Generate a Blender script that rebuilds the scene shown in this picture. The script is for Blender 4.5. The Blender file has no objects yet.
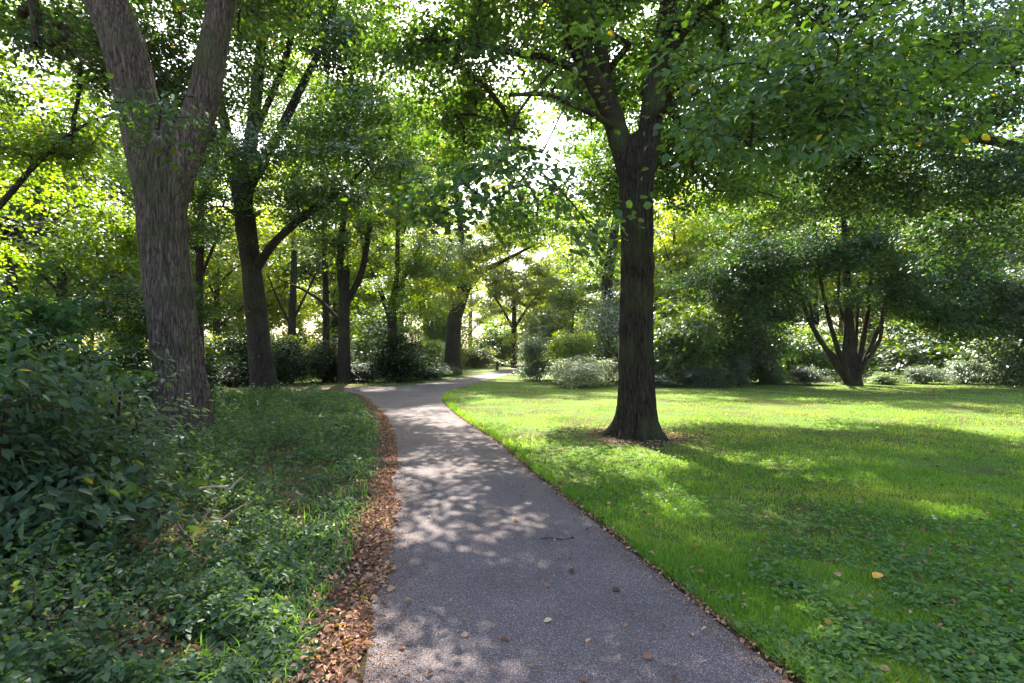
import bpy, math, random
import numpy as np
from mathutils import Vector, geometry as mgeo, noise as mnoise

R = np.random.default_rng(7)
random.seed(7)
C = bpy.context.scene.collection
S = bpy.context.scene
F, H0, YH = 560.0, 1.6, 350.0


def P(px, py, d):
    """world point that stands d metres ahead, seen at a place in the photograph"""
    return np.array([(px - 512) / F * d, d, H0 - (py - YH) / F * d])


def G(px, py):
    d = F * H0 / (py - YH)
    return ((px - 512) / F * d, d)


# ------------------------------------------------------------------ materials
def nodes_of(name):
    m = bpy.data.materials.new(name)
    m.use_nodes = True
    nt = m.node_tree
    nt.nodes.clear()
    return m, nt, nt.nodes.new('ShaderNodeOutputMaterial')


def N(nt, typ, **kw):
    n = nt.nodes.new(typ)
    for k, v in kw.items():
        if k in n.inputs:
            n.inputs[k].default_value = v
        else:
            setattr(n, k, v)
    return n


def ramp(nt, fac, stops):
    r = nt.nodes.new('ShaderNodeValToRGB')
    e = r.color_ramp.elements
    while len(e) < len(stops):
        e.new(0.5)
    for el, (p, c) in zip(e, stops):
        el.position = p
        el.color = (c[0], c[1], c[2], 1)
    nt.links.new(fac, r.inputs[0])
    return r.outputs[0]


def leaf_mat(name, c1, c2, c3, trans=0.5, tgain=(3.0, 3.1, 0.55), gloss=0.12, autumn=0.012, rough=0.48):
    """c1..c3: leaf colours from dark to light; tgain: light through the blade is yellower"""
    m, nt, out = nodes_of(name)
    L = nt.links.new
    at = N(nt, 'ShaderNodeAttribute', attribute_name='rnd')
    oi = N(nt, 'ShaderNodeObjectInfo')
    stops = [(0, c1), (0.5, c2), (1 - autumn - 0.01, c3)]
    if autumn > 0:
        stops.append((1 - autumn, (0.30, 0.22, 0.03)))
    col = ramp(nt, at.outputs['Fac'], stops)
    hs = N(nt, 'ShaderNodeHueSaturation')
    mv = N(nt, 'ShaderNodeMapRange')
    mv.inputs[3].default_value = 0.8
    mv.inputs[4].default_value = 1.2
    L(oi.outputs['Random'], mv.inputs[0])
    L(mv.outputs[0], hs.inputs['Value'])
    L(col, hs.inputs['Color'])
    mul = N(nt, 'ShaderNodeMix', data_type='RGBA', blend_type='MULTIPLY')
    mul.inputs[0].default_value = 1
    mul.clamp_result = False
    L(hs.outputs[0], mul.inputs[6])
    mul.inputs[7].default_value = (*tgain, 1)
    d = N(nt, 'ShaderNodeBsdfDiffuse')
    t = N(nt, 'ShaderNodeBsdfTranslucent')
    L(hs.outputs[0], d.inputs[0])
    L(mul.outputs[2], t.inputs[0])
    mx = N(nt, 'ShaderNodeMixShader')
    mx.inputs[0].default_value = trans
    L(d.outputs[0], mx.inputs[1])
    L(t.outputs[0], mx.inputs[2])
    g = N(nt, 'ShaderNodeBsdfGlossy', Roughness=rough)
    g.inputs[0].default_value = (0.9, 0.95, 1, 1)
    lw = N(nt, 'ShaderNodeLayerWeight', Blend=0.25)
    gm = N(nt, 'ShaderNodeMath', operation='MULTIPLY_ADD')
    L(lw.outputs['Fresnel'], gm.inputs[0])
    gm.inputs[1].default_value = gloss
    gm.inputs[2].default_value = gloss * 0.12
    mx2 = N(nt, 'ShaderNodeMixShader')
    L(gm.outputs[0], mx2.inputs[0])
    L(mx.outputs[0], mx2.inputs[1])
    L(g.outputs[0], mx2.inputs[2])
    L(mx2.outputs[0], out.inputs[0])
    return m


def bark_mat(name, dark, mid, light, moss=(0.06, 0.075, 0.025), mossamt=0.5, vs=1.0):
    m, nt, out = nodes_of(name)
    L = nt.links.new
    tc = N(nt, 'ShaderNodeTexCoord')
    mp = N(nt, 'ShaderNodeMapping')
    mp.inputs['Scale'].default_value = (14 * vs, 14 * vs, 1.6 * vs)
    L(tc.outputs['Object'], mp.inputs[0])
    n1 = N(nt, 'ShaderNodeTexNoise', Scale=1.6, Detail=8, Roughness=0.65, Distortion=0.6)
    L(mp.outputs[0], n1.inputs['Vector'])
    v = N(nt, 'ShaderNodeTexVoronoi', Scale=1.8, feature='DISTANCE_TO_EDGE')
    nv = N(nt, 'ShaderNodeTexNoise', Scale=0.9, Detail=3)
    L(mp.outputs[0], nv.inputs['Vector'])
    vm = N(nt, 'ShaderNodeVectorMath', operation='MULTIPLY_ADD')
    L(nv.outputs['Color'], vm.inputs[0])
    vm.inputs[1].default_value = (1.4, 1.4, 1.4)
    L(mp.outputs[0], vm.inputs[2])
    L(vm.outputs[0], v.inputs['Vector'])
    n2 = N(nt, 'ShaderNodeTexNoise', Scale=1.4, Detail=5)
    L(tc.outputs['Object'], n2.inputs['Vector'])
    n3 = N(nt, 'ShaderNodeTexNoise', Scale=45, Detail=4)
    L(tc.outputs['Object'], n3.inputs['Vector'])
    col = ramp(nt, n1.outputs['Fac'], [(0.3, dark), (0.5, mid), (0.72, light)])
    ms = ramp(nt, n2.outputs['Fac'], [(0.48, (0, 0, 0)), (0.66, (mossamt,) * 3)])
    mx = N(nt, 'ShaderNodeMix', data_type='RGBA')
    L(ms, mx.inputs[0])
    crack = ramp(nt, v.outputs['Distance'], [(0.0, (0.25,) * 3), (0.16, (1, 1, 1))])
    mc = N(nt, 'ShaderNodeMix', data_type='RGBA', blend_type='MULTIPLY')
    mc.inputs[0].default_value = 1
    L(col, mc.inputs[6])
    L(crack, mc.inputs[7])
    L(mc.outputs[2], mx.inputs[6])
    mx.inputs[7].default_value = (*moss, 1)
    # height
    ad = N(nt, 'ShaderNodeMath', operation='ADD')
    L(n1.outputs['Fac'], ad.inputs[0])
    mm = N(nt, 'ShaderNodeMath', operation='MULTIPLY')
    L(v.outputs['Distance'], mm.inputs[0])
    mm.inputs[1].default_value = 0.7
    L(mm.outputs[0], ad.inputs[1])
    a2 = N(nt, 'ShaderNodeMath', operation='MULTIPLY_ADD')
    L(n3.outputs['Fac'], a2.inputs[0])
    a2.inputs[1].default_value = 0.25
    L(ad.outputs[0], a2.inputs[2])
    b = N(nt, 'ShaderNodeBump', Strength=1.0, Distance=0.04)
    L(a2.outputs[0], b.inputs['Height'])
    p = N(nt, 'ShaderNodeBsdfPrincipled', Roughness=0.9)
    p.inputs['Specular IOR Level'].default_value = 0.2
    L(mx.outputs[2], p.inputs['Base Color'])
    L(b.outputs[0], p.inputs['Normal'])
    L(p.outputs[0], out.inputs[0])
    return m


def simple_mat(name, col, rough=0.8):
    m, nt, out = nodes_of(name)
    tc = N(nt, 'ShaderNodeTexCoord')
    n = N(nt, 'ShaderNodeTexNoise', Scale=30, Detail=4)
    nt.links.new(tc.outputs['Object'], n.inputs['Vector'])
    c = ramp(nt, n.outputs['Fac'], [(0.3, [x * 0.7 for x in col]), (0.7, [min(1, x * 1.25) for x in col])])
    p = N(nt, 'ShaderNodeBsdfPrincipled', Roughness=rough)
    nt.links.new(c, p.inputs['Base Color'])
    nt.links.new(p.outputs[0], out.inputs[0])
    return m


def ground_mat(name, stops, scale, stops2, scale2, bump=0.02, fine=60):
    m, nt, out = nodes_of(name)
    L = nt.links.new
    tc = N(nt, 'ShaderNodeTexCoord')
    n1 = N(nt, 'ShaderNodeTexNoise', Scale=scale, Detail=6, Roughness=0.65)
    n2 = N(nt, 'ShaderNodeTexNoise', Scale=scale2, Detail=4, Roughness=0.6)
    n3 = N(nt, 'ShaderNodeTexNoise', Scale=fine, Detail=6, Roughness=0.7)
    for n in (n1, n2, n3):
        L(tc.outputs['Object'], n.inputs['Vector'])
    c1 = ramp(nt, n3.outputs['Fac'], stops)
    c2 = ramp(nt, n3.outputs['Fac'], stops2)
    f = ramp(nt, n2.outputs['Fac'], [(0.42, (0, 0, 0)), (0.6, (1, 1, 1))])
    mx = N(nt, 'ShaderNodeMix', data_type='RGBA')
    L(f, mx.inputs[0])
    L(c1, mx.inputs[6])
    L(c2, mx.inputs[7])
    v = ramp(nt, n1.outputs['Fac'], [(0.25, (0.65,) * 3), (0.75, (1.3,) * 3)])
    mu = N(nt, 'ShaderNodeMix', data_type='RGBA', blend_type='MULTIPLY')
    mu.inputs[0].default_value = 1
    L(mx.outputs[2], mu.inputs[6])
    L(v, mu.inputs[7])
    b = N(nt, 'ShaderNodeBump', Strength=0.8, Distance=bump)
    L(n3.outputs['Fac'], b.inputs['Height'])
    p = N(nt, 'ShaderNodeBsdfPrincipled', Roughness=0.95)
    p.inputs['Specular IOR Level'].default_value = 0.15
    L(mu.outputs[2], p.inputs['Base Color'])
    L(b.outputs[0], p.inputs['Normal'])
    L(p.outputs[0], out.inputs[0])
    return m


def asphalt_mat():
    m, nt, out = nodes_of('asphalt')
    L = nt.links.new
    tc = N(nt, 'ShaderNodeTexCoord')
    v = N(nt, 'ShaderNodeTexVoronoi', Scale=230)
    v2 = N(nt, 'ShaderNodeTexVoronoi', Scale=190)
    n = N(nt, 'ShaderNodeTexNoise', Scale=1.1, Detail=7, Roughness=0.68)
    n2 = N(nt, 'ShaderNodeTexNoise', Scale=4, Detail=5, Roughness=0.7)
    for q in (v, v2, n, n2):
        L(tc.outputs['Object'], q.inputs['Vector'])
    sep = N(nt, 'ShaderNodeSeparateColor')
    L(v.outputs['Color'], sep.inputs[0])
    stone = ramp(nt, sep.outputs[0], [(0.0, (0.045, 0.036, 0.038)), (0.45, (0.096, 0.078, 0.080)), (0.8, (0.145, 0.12, 0.121)), (1, (0.34, 0.295, 0.285))])
    st = ramp(nt, n.outputs['Fac'], [(0.3, (0.7, 0.68, 0.67)), (0.7, (1.22, 1.2, 1.2))])
    mu = N(nt, 'ShaderNodeMix', data_type='RGBA', blend_type='MULTIPLY')
    mu.inputs[0].default_value = 1
    L(stone, mu.inputs[6])
    L(st, mu.inputs[7])
    f = ramp(nt, n2.outputs['Fac'], [(0.52, (0, 0, 0)), (0.8, (0.35,) * 3)])
    mx = N(nt, 'ShaderNodeMix', data_type='RGBA')
    L(f, mx.inputs[0])
    L(mu.outputs[2], mx.inputs[6])
    mx.inputs[7].default_value = (0.12, 0.09, 0.075, 1)
    b = N(nt, 'ShaderNodeBump', Strength=0.7, Distance=0.004)
    L(v.outputs['Distance'], b.inputs['Height'])
    b.invert = True
    p = N(nt, 'ShaderNodeBsdfPrincipled', Roughness=0.85)
    p.inputs['Specular IOR Level'].default_value = 0.3
    L(mx.outputs[2], p.inputs['Base Color'])
    L(b.outputs[0], p.inputs['Normal'])
    L(p.outputs[0], out.inputs[0])
    return m


M = {
    'lime': leaf_mat('lime_leaves', (0.024, 0.052, 0.014), (0.038, 0.078, 0.020), (0.062, 0.112, 0.026), trans=0.45, tgain=(3.2, 3.1, 0.5), gloss=0.14, rough=0.55),
    'sunny': leaf_mat('sunny_leaves', (0.06, 0.10, 0.014), (0.10, 0.155, 0.020), (0.15, 0.20, 0.03), trans=0.62, tgain=(4.2, 3.4, 0.35)),  # leaf colour brightened and yellowed, sunlight from behind painted in
    'mid': leaf_mat('wood_leaves', (0.035, 0.075, 0.016), (0.06, 0.115, 0.022), (0.085, 0.14, 0.026), trans=0.55, tgain=(4.4, 3.6, 0.4)),
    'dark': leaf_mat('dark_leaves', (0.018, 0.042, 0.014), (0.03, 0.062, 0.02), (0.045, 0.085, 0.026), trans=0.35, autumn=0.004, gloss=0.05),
    'shade_lime': leaf_mat('shaded_lime_leaves', (0.020, 0.048, 0.016), (0.034, 0.072, 0.022), (0.055, 0.10, 0.03), trans=0.36, tgain=(2.6, 2.7, 0.6), gloss=0.2, rough=0.5),  # shaded copy of the lime leaves: shade painted in by darker, cooler colour
    'bush': leaf_mat('bush_leaves', (0.018, 0.045, 0.018), (0.036, 0.075, 0.028), (0.075, 0.125, 0.042), trans=0.35, gloss=0.16, autumn=0.012),
    'thicket': leaf_mat('shaded_thicket_leaves', (0.010, 0.022, 0.007), (0.017, 0.034, 0.010), (0.028, 0.05, 0.014), trans=0.3, autumn=0.003, gloss=0.03),  # leaf colour darkened to stand in for shade over the thicket
    'grey': leaf_mat('grey_leaves', (0.06, 0.09, 0.05), (0.09, 0.125, 0.07), (0.14, 0.17, 0.10), trans=0.4, tgain=(1.8, 2.0, 0.8), gloss=0.12),
    'cream': leaf_mat('cream_leaves', (0.14, 0.19, 0.06), (0.30, 0.34, 0.14), (0.58, 0.56, 0.34), trans=0.4, tgain=(1.3, 1.35, 0.8), autumn=0),
    'under': leaf_mat('undergrowth_leaves', (0.028, 0.058, 0.024), (0.048, 0.092, 0.036), (0.10, 0.15, 0.055), trans=0.4, gloss=0.14, autumn=0.004),
    'grass': leaf_mat('grass_blades', (0.075, 0.15, 0.02), (0.135, 0.235, 0.034), (0.32, 0.34, 0.085), trans=0.5, tgain=(1.9, 2.1, 0.7), gloss=0.06, autumn=0.02),
    'weed': leaf_mat('lawn_weeds', (0.06, 0.13, 0.035), (0.095, 0.185, 0.05), (0.17, 0.26, 0.085), trans=0.4, gloss=0.12, autumn=0.004),
    'litter': leaf_mat('dry_leaves', (0.10, 0.058, 0.038), (0.34, 0.175, 0.10), (0.60, 0.38, 0.24), trans=0.15, tgain=(1.2, 1, 0.8), autumn=0.03, gloss=0.05),
    'bark_l': bark_mat('grey_brown_bark', (0.055, 0.037, 0.026), (0.13, 0.095, 0.072), (0.23, 0.175, 0.135), mossamt=0.6),
    'bark_r': bark_mat('furrowed_brown_bark', (0.018, 0.012, 0.008), (0.045, 0.032, 0.02), (0.09, 0.066, 0.042), mossamt=0.55),
    'bark': bark_mat('dark_bark', (0.02, 0.015, 0.011), (0.045, 0.034, 0.025), (0.08, 0.062, 0.045), mossamt=0.4),
    'twig': bark_mat('twig_bark', (0.04, 0.03, 0.02), (0.08, 0.06, 0.04), (0.12, 0.09, 0.06), mossamt=0.3),
    'pale': simple_mat('bleached_wood', (0.36, 0.255, 0.19)),
    'post': simple_mat('black_painted_wood', (0.018, 0.018, 0.02), 0.5),
    'asphalt': asphalt_mat(),
    'soil': ground_mat('forest_floor', [(0.3, (0.03, 0.02, 0.012)), (0.5, (0.085, 0.05, 0.03)), (0.72, (0.17, 0.10, 0.06))], 1.5,
                       [(0.3, (0.03, 0.028, 0.012)), (0.55, (0.07, 0.07, 0.025)), (0.75, (0.13, 0.11, 0.05))], 0.5),
    'turf': ground_mat('turf', [(0.3, (0.05, 0.085, 0.014)), (0.5, (0.10, 0.17, 0.025)), (0.72, (0.19, 0.24, 0.05))], 1.2,
                       [(0.3, (0.045, 0.055, 0.014)), (0.5, (0.085, 0.095, 0.024)), (0.72, (0.15, 0.14, 0.05))], 0.45, bump=0.03, fine=40),
    'earth': ground_mat('bare_earth', [(0.3, (0.03, 0.02, 0.013)), (0.5, (0.075, 0.048, 0.03)), (0.72, (0.15, 0.10, 0.065))], 3,
                        [(0.3, (0.035, 0.03, 0.014)), (0.5, (0.08, 0.06, 0.03)), (0.72, (0.13, 0.1, 0.05))], 1.2),
}


# ------------------------------------------------------------------ mesh tools
def mesh_np(name, v, faces, mat, rnd=None, smooth=False):
    """faces: list of int arrays (n,k)"""
    me = bpy.data.meshes.new(name)
    v = np.asarray(v, np.float32).reshape(-1, 3)
    loops = np.concatenate([f.ravel() for f in faces]).astype(np.int32)
    tot = np.concatenate([np.full(len(f), f.shape[1], np.int32) for f in faces])
    st = np.concatenate([[0], np.cumsum(tot)[:-1]]).astype(np.int32)
    me.vertices.add(len(v))
    me.vertices.foreach_set('co', v.ravel())
    me.loops.add(len(loops))
    me.loops.foreach_set('vertex_index', loops)
    me.polygons.add(len(tot))
    me.polygons.foreach_set('loop_start', st)
    me.polygons.foreach_set('loop_total', tot)
    if smooth:
        me.polygons.foreach_set('use_smooth', np.ones(len(tot), bool))
    if rnd is not None:
        a = me.attributes.new('rnd', 'FLOAT', 'FACE')
        a.data.foreach_set('value', np.asarray(rnd, np.float32))
    me.materials.append(mat)
    me.update()
    me.validate()
    return me


def link(name, me, parent=None):
    o = bpy.data.objects.new(name, me)
    C.objects.link(o)
    if parent is not None:
        o.parent = parent
    return o


def tag(o, label=None, cat=None, group=None, kind=None):
    if label:
        o['label'] = label
    if cat:
        o['category'] = cat
    if group:
        o['group'] = group
    if kind:
        o['kind'] = kind
    return o


def thing(name, label, cat, loc, group=None):
    o = bpy.data.objects.new(name, None)
    C.objects.link(o)
    o.location = [float(x) for x in loc]
    o.empty_display_size = 0.2
    return tag(o, label, cat, group)


def copy_tree(o, parent=None):
    c = o.copy()
    C.objects.link(c)
    if parent is not None:
        c.parent = parent
    for ch in list(o.children):
        copy_tree(ch, c)
    return c


def nrm(a):
    return a / np.maximum(np.linalg.norm(a, axis=-1, keepdims=True), 1e-9)


def leaves_mesh(name, pos, axis, normal, length, width, mat, detail=True, fold=0.12, rnd=None, curl=0.0):
    n = len(pos)
    a = nrm(axis)
    nn = nrm(normal - (normal * a).sum(1, keepdims=True) * a)
    b = np.cross(nn, a)
    l = np.broadcast_to(np.asarray(length, float), (n,))[:, None]
    w = np.broadcast_to(np.asarray(width, float), (n,))[:, None]
    if rnd is None:
        rnd = R.random(n)
    if detail:
        tipdrop = nn * l * (-0.12 - curl)
        vs = np.stack([pos,
                       pos + a * l * 0.30 + b * w * 0.5 + nn * w * fold,
                       pos + a * l * 0.68 + b * w * 0.38 + nn * w * fold * 0.5,
                       pos + a * l + tipdrop,
                       pos + a * l * 0.68 - b * w * 0.38 + nn * w * fold * 0.5,
                       pos + a * l * 0.30 - b * w * 0.5 + nn * w * fold], 1)
        i = np.arange(n)[:, None] * 6
        f = np.concatenate([i + np.array([[0, 3, 2, 1]]), i + np.array([[0, 5, 4, 3]])], 0)
        return mesh_np(name, vs, [f], mat, np.concatenate([rnd, rnd]))
    vs = np.stack([pos, pos + a * l * 0.45 + b * w * 0.5, pos + a * l, pos + a * l * 0.45 - b * w * 0.5], 1)
    f = np.arange(n)[:, None] * 4 + np.array([[0, 1, 2, 3]])
    return mesh_np(name, vs, [f], mat, rnd)


def tube_arrays(pts, rad, sides, mod=None):
    pts = np.asarray(pts, float)
    k = len(pts)
    t = np.gradient(pts, axis=0)
    t = nrm(t)
    mean = nrm((pts[-1] - pts[0])[None])[0]
    ref = np.array([1.0, 0, 0]) if abs(mean[0]) < 0.8 else np.array([0, 0, 1.0])
    u = nrm(np.cross(t, ref))
    w = np.cross(t, u)
    th = np.linspace(0, 2 * math.pi, sides, endpoint=False)
    r = np.asarray(rad, float)[:, None] * np.ones((k, sides))
    if mod is not None:
        r = r * mod
    v = pts[:, None, :] + r[..., None] * (np.cos(th)[None, :, None] * u[:, None, :] + np.sin(th)[None, :, None] * w[:, None, :])
    i = np.arange(k - 1)[:, None] * sides
    j = np.arange(sides)[None, :]
    j2 = (j + 1) % sides
    q = np.stack([i + j, i + j2, i + sides + j2, i + sides + j], -1).reshape(-1, 4)
    return v.reshape(-1, 3), q


def spline(pts, rad, step):
    pts = np.asarray(pts, float)
    rad = np.asarray(rad, float)
    ext = np.vstack([2 * pts[0] - pts[1], pts, 2 * pts[-1] - pts[-2]])
    op, orr = [], []
    for i in range(len(pts) - 1):
        p0, p1, p2, p3 = ext[i:i + 4]
        n = max(2, int(np.linalg.norm(p2 - p1) / step))
        for s in np.linspace(0, 1, n, endpoint=False):
            op.append(0.5 * (2 * p1 + (p2 - p0) * s + (2 * p0 - 5 * p1 + 4 * p2 - p3) * s * s + (3 * p1 - p0 - 3 * p2 + p3) * s ** 3))
            orr.append(rad[i] * (1 - s) + rad[i + 1] * s)
    op.append(pts[-1])
    orr.append(rad[-1])
    return np.array(op), np.array(orr)


def bark_mod(pts, sides, seed, amp=0.05, flare=None, lumps=0.06, ridges=9, knots=None):
    """radius factors: vertical furrows, slow lumps and a root flare with separate roots"""
    k = len(pts)
    m = np.ones((k, sides))
    rr = random.Random(seed)
    ph = rr.random() * 6
    nroot = rr.randint(5, 7)
    for i in range(k):
        z = pts[i][2] - pts[0][2]
        for j in range(sides):
            th = 2 * math.pi * j / sides
            c, s_ = math.cos(th), math.sin(th)
            f = mnoise.noise((c * ridges * 0.5 + seed, s_ * ridges * 0.5, z * (0.9 if ridges < 15 else 1.7)))
            g = mnoise.noise((c * 1.1, s_ * 1.1 + seed, z * 0.7))
            m[i, j] += amp * (min(1.0, abs(f) * 2.6) - 0.7) + lumps * g
            if knots:
                for kz, kt, ka in knots:
                    m[i, j] += ka * math.exp(-((z - kz) / 0.13) ** 2) * (0.4 + 0.6 * max(0, math.cos(th - kt))) * (1 + 0.8 * f)
            if flare:
                m[i, j] += flare * math.exp(-z / 0.22) * (0.5 + 0.5 * math.cos(nroot * th + ph + 2.5 * g)) * (1 + 1.2 * g) + 0.18 * flare * math.exp(-z / 0.9)
    return m


def batch_tubes(name, polys, mat, smooth=True):
    V, Q, off = [], [], 0
    for pts, rad, sides in polys:
        v, q = tube_arrays(pts, rad, sides)
        V.append(v)
        Q.append(q + off)
        off += len(v)
    return mesh_np(name, np.concatenate(V), [np.concatenate(Q)], mat, smooth=smooth)


# ------------------------------------------------------------------ plants
def grow(name, label, cat, base, trunk, limbs, blobs, leaf, bark, mat, lpt=40, zmin=2.0, flare=0.6, sides=28,
         detail=True, spread=0.26, back=0.7, group=None, rtip=0.006, clump=0.45, droop=0.35, step=0.5, trunk_amp=0.05,
         aspect=0.8, layer=0.07, outw=0.5, maxbr=99, stems=False, seed=None, trunk_mat=None, shell=0.45, dens=None, knots=None, ridges=9):
    """skeleton given by trunk and limbs, twigs grown out to tips spread over the blobs, leaves in sprays at the tips.
    All coordinates are world ones; meshes are stored relative to the base."""
    global R
    if seed is not None:
        R = np.random.default_rng(seed)
    base = np.asarray(base, float)
    root = thing(name, label, cat, base, group)
    npos, npar, nfix = [], [], []

    def addnodes(pts, par, rad):
        for p, r in zip(pts, rad):
            npos.append(p)
            npar.append(par)
            nfix.append(r)
            par = len(npos) - 1

    tp, tr = spline([p for p, r in trunk], [r for p, r in trunk], 0.07 if sides > 100 else 0.14 if sides > 16 else 0.4)
    if limbs:      # close the top where the limbs take over
        dr = tp[-1] - tp[-2]
        dr = dr / np.linalg.norm(dr)
        tp = np.vstack([tp, tp[-1] + dr * tr[-1] * 0.8, tp[-1] + dr * tr[-1] * 1.2])
        tr = np.concatenate([tr, [tr[-1] * 0.6, tr[-1] * 0.08]])
    mod = bark_mod(tp, sides, sum(map(ord, name)) % 97 + 3 * len(bpy.data.objects) % 50, trunk_amp, flare, knots=knots, ridges=ridges)
    v, q = tube_arrays(tp, tr, sides, mod)
    solids = [('stem' if stems else 'trunk', v - base, q)]
    owner = []
    addnodes(tp[::2] if sides > 16 else tp, -1, tr[::2] if sides > 16 else tr)
    owner += [0] * (len(npos) - len(owner))
    for lb in limbs:
        lp, lr = spline([p for p, r in lb], [r for p, r in lb], 0.14 if sides > 16 else 0.4)
        md = bark_mod(lp, max(8, sides // 2), len(npos), trunk_amp, None, ridges=max(9, ridges * 0.6))
        v, q = tube_arrays(lp, lr, max(8, sides // 2), md)
        solids.append(('stem' if stems else 'limb', v - base, q))
        d = np.linalg.norm(np.array(npos) - lp[0], axis=1)
        sl = lp[::2] if sides > 16 else lp
        addnodes(sl, int(d.argmin()), lr[::2] if sides > 16 else lr)
        owner += [len(solids) - 1] * (len(npos) - len(owner))
    # tips
    tips, outs = [], []
    for (c, r, n) in blobs:
        c, r = np.asarray(c, float), np.asarray(r, float)
        nc = max(2, n // 7)
        dirs = nrm(R.normal(size=(nc, 3)))
        cen = c + dirs * (R.random((nc, 1)) ** shell) * r
        k = R.integers(0, nc, n)
        t = cen[k] + R.normal(size=(n, 3)) * clump * np.array([1, 1, 0.55])
        tips.append(t)
        outs.append(nrm((t - c) / r))
    tips = np.concatenate(tips)
    outs = np.concatenate(outs)
    ok = tips[:, 2] > base[2] + 0.12
    tips, outs = tips[ok], outs[ok]
    cap = len(npos) + len(tips) * 26
    pos = np.zeros((cap, 3))
    pos[:len(npos)] = npos
    par = list(npar)
    fix = list(nfix)
    cnt = len(npos)
    elig = np.zeros(cap, bool)
    elig[:cnt] = pos[:cnt, 2] > zmin
    if not elig.any():
        elig[:cnt] = True
    order = np.argsort([np.min(np.linalg.norm(pos[:cnt][elig[:cnt]] - t, axis=1)) for t in tips])
    paths = []
    tdir = np.zeros((len(tips), 3))
    for ti in order:
        t = tips[ti]
        dv = t - pos[:cnt]
        d = np.sqrt((dv * dv).sum(1))
        cost = d + 0.5 * np.maximum(0, -dv[:, 2]) + 1e6 * (~elig[:cnt])
        i = int(cost.argmin())
        dist = d[i]
        n = min(24, max(2, int(dist / step) + 1))
        p0 = pos[i]
        pd = p0 - pos[par[i]] if par[i] >= 0 else np.array([0, 0, 1.0])
        pd = pd / max(np.linalg.norm(pd), 1e-6)
        mid = p0 + (t - p0) * 0.5 + pd * dist * 0.12 + np.array([0, 0, 0.10 * dist]) + R.normal(size=3) * 0.06 * dist
        s = np.linspace(0, 1, n + 1)[1:, None]
        pts = (1 - s) ** 2 * p0 + 2 * s * (1 - s) * mid + s * s * t
        pts[:-1] += R.normal(size=(n - 1, 3)) * 0.02 * min(1, dist)
        ids = [i]
        pr = i
        for p in pts:
            pos[cnt] = p
            par.append(pr)
            fix.append(0)
            owner.append(owner[i])
            elig[cnt] = True
            pr = cnt
            ids.append(cnt)
            cnt += 1
        paths.append(ids)
        e = pts[-1] - (pts[-2] if n > 1 else p0)
        tdir[ti] = e / max(np.linalg.norm(e), 1e-6)
    w = np.zeros(cnt)
    for ids in paths:
        w[ids[-1]] += 1
    for i in range(cnt - 1, -1, -1):
        if par[i] >= 0:
            w[par[i]] += w[i]
    rad = rtip * np.maximum(w, 1) ** 0.46
    polys = []
    for ids in paths:
        r = rad[ids].copy()
        if fix[ids[0]] > 0:
            r[0] = min(r[1] * 1.25, fix[ids[0]])
        else:
            r[0] = r[1]
        polys.append((pos[ids] - base, r, 6 if r[1] > 0.03 else 4, owner[ids[0]]))
    for si, (nm, v, q) in enumerate(solids):
        V, Q, off = [v], [q], len(v)
        for p_, r_, sd_, ow in polys:
            if ow == si:
                v2, q2 = tube_arrays(p_, r_, sd_)
                V.append(v2)
                Q.append(q2 + off)
                off += len(v2)
        me = mesh_np(nm, np.concatenate(V), [np.concatenate(Q)], trunk_mat or bark, smooth=True)
        me.materials.append(bark)
        mi = np.zeros(len(me.polygons), np.int32)
        mi[len(q):] = 1
        me.polygons.foreach_set('material_index', mi)
        link(nm, me, root)
    # leaves
    nt = len(tips)
    lpt = int(lpt * (dens or (1.2 if stems else 1.7)))
    k = np.repeat(np.arange(nt), lpt)
    m = len(k)
    t = tdir[k]
    up = np.array([0, 0, 1.0])
    side = nrm(np.cross(t, up) + 1e-4)
    s = R.random(m)
    u = R.normal(size=m) * spread * (0.45 + 0.75 * np.sin(np.pi * np.clip(s * 0.8 + 0.2, 0, 1)))
    pp = tips[k] - t * (s * back)[:, None] + side * u[:, None] + R.normal(size=(m, 3)) * layer
    pp[:, 2] -= droop * np.abs(u) * 0.6
    ax = t * 0.7 + side * np.sign(u)[:, None] * 0.8 + R.normal(size=(m, 3)) * 0.35
    ax[:, 2] -= droop
    nn = up * 1.0 + outs[k] * outw * np.array([1, 1, 0.2]) + R.normal(size=(m, 3)) * 0.42
    ln = leaf * (0.7 + 0.55 * R.random(m))
    # clump tone: whole sprays are a little lighter or darker, so the leaf colour is not confetti
    rn = np.clip(0.5 * R.random(m) + 0.5 * R.random(nt)[k], 0, 1)
    aut = R.random(m) < 0.006
    rn = np.where(aut, 0.999, np.minimum(rn, 0.97))
    link('foliage' if stems else 'crown', leaves_mesh('leaves', pp - base, ax, nn, ln, ln * aspect, mat, detail, rnd=rn), root)
    return root


def tr(*a):
    """(px, py, d, r) tuples -> [(point, radius)]"""
    return [(P(x, y, d), r) for x, y, d, r in a]


def at(px, d, z=0.0):
    return np.array([(px - 512) / F * d, d, z])


# ------------------------------------------------------------------ paths and ground
def smooth_line(px, n=6):
    p = np.array([[*G(*q), 0] for q in px])
    s, _ = spline(p, np.ones(len(p)), 0.35)
    return s[:, :2]


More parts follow.
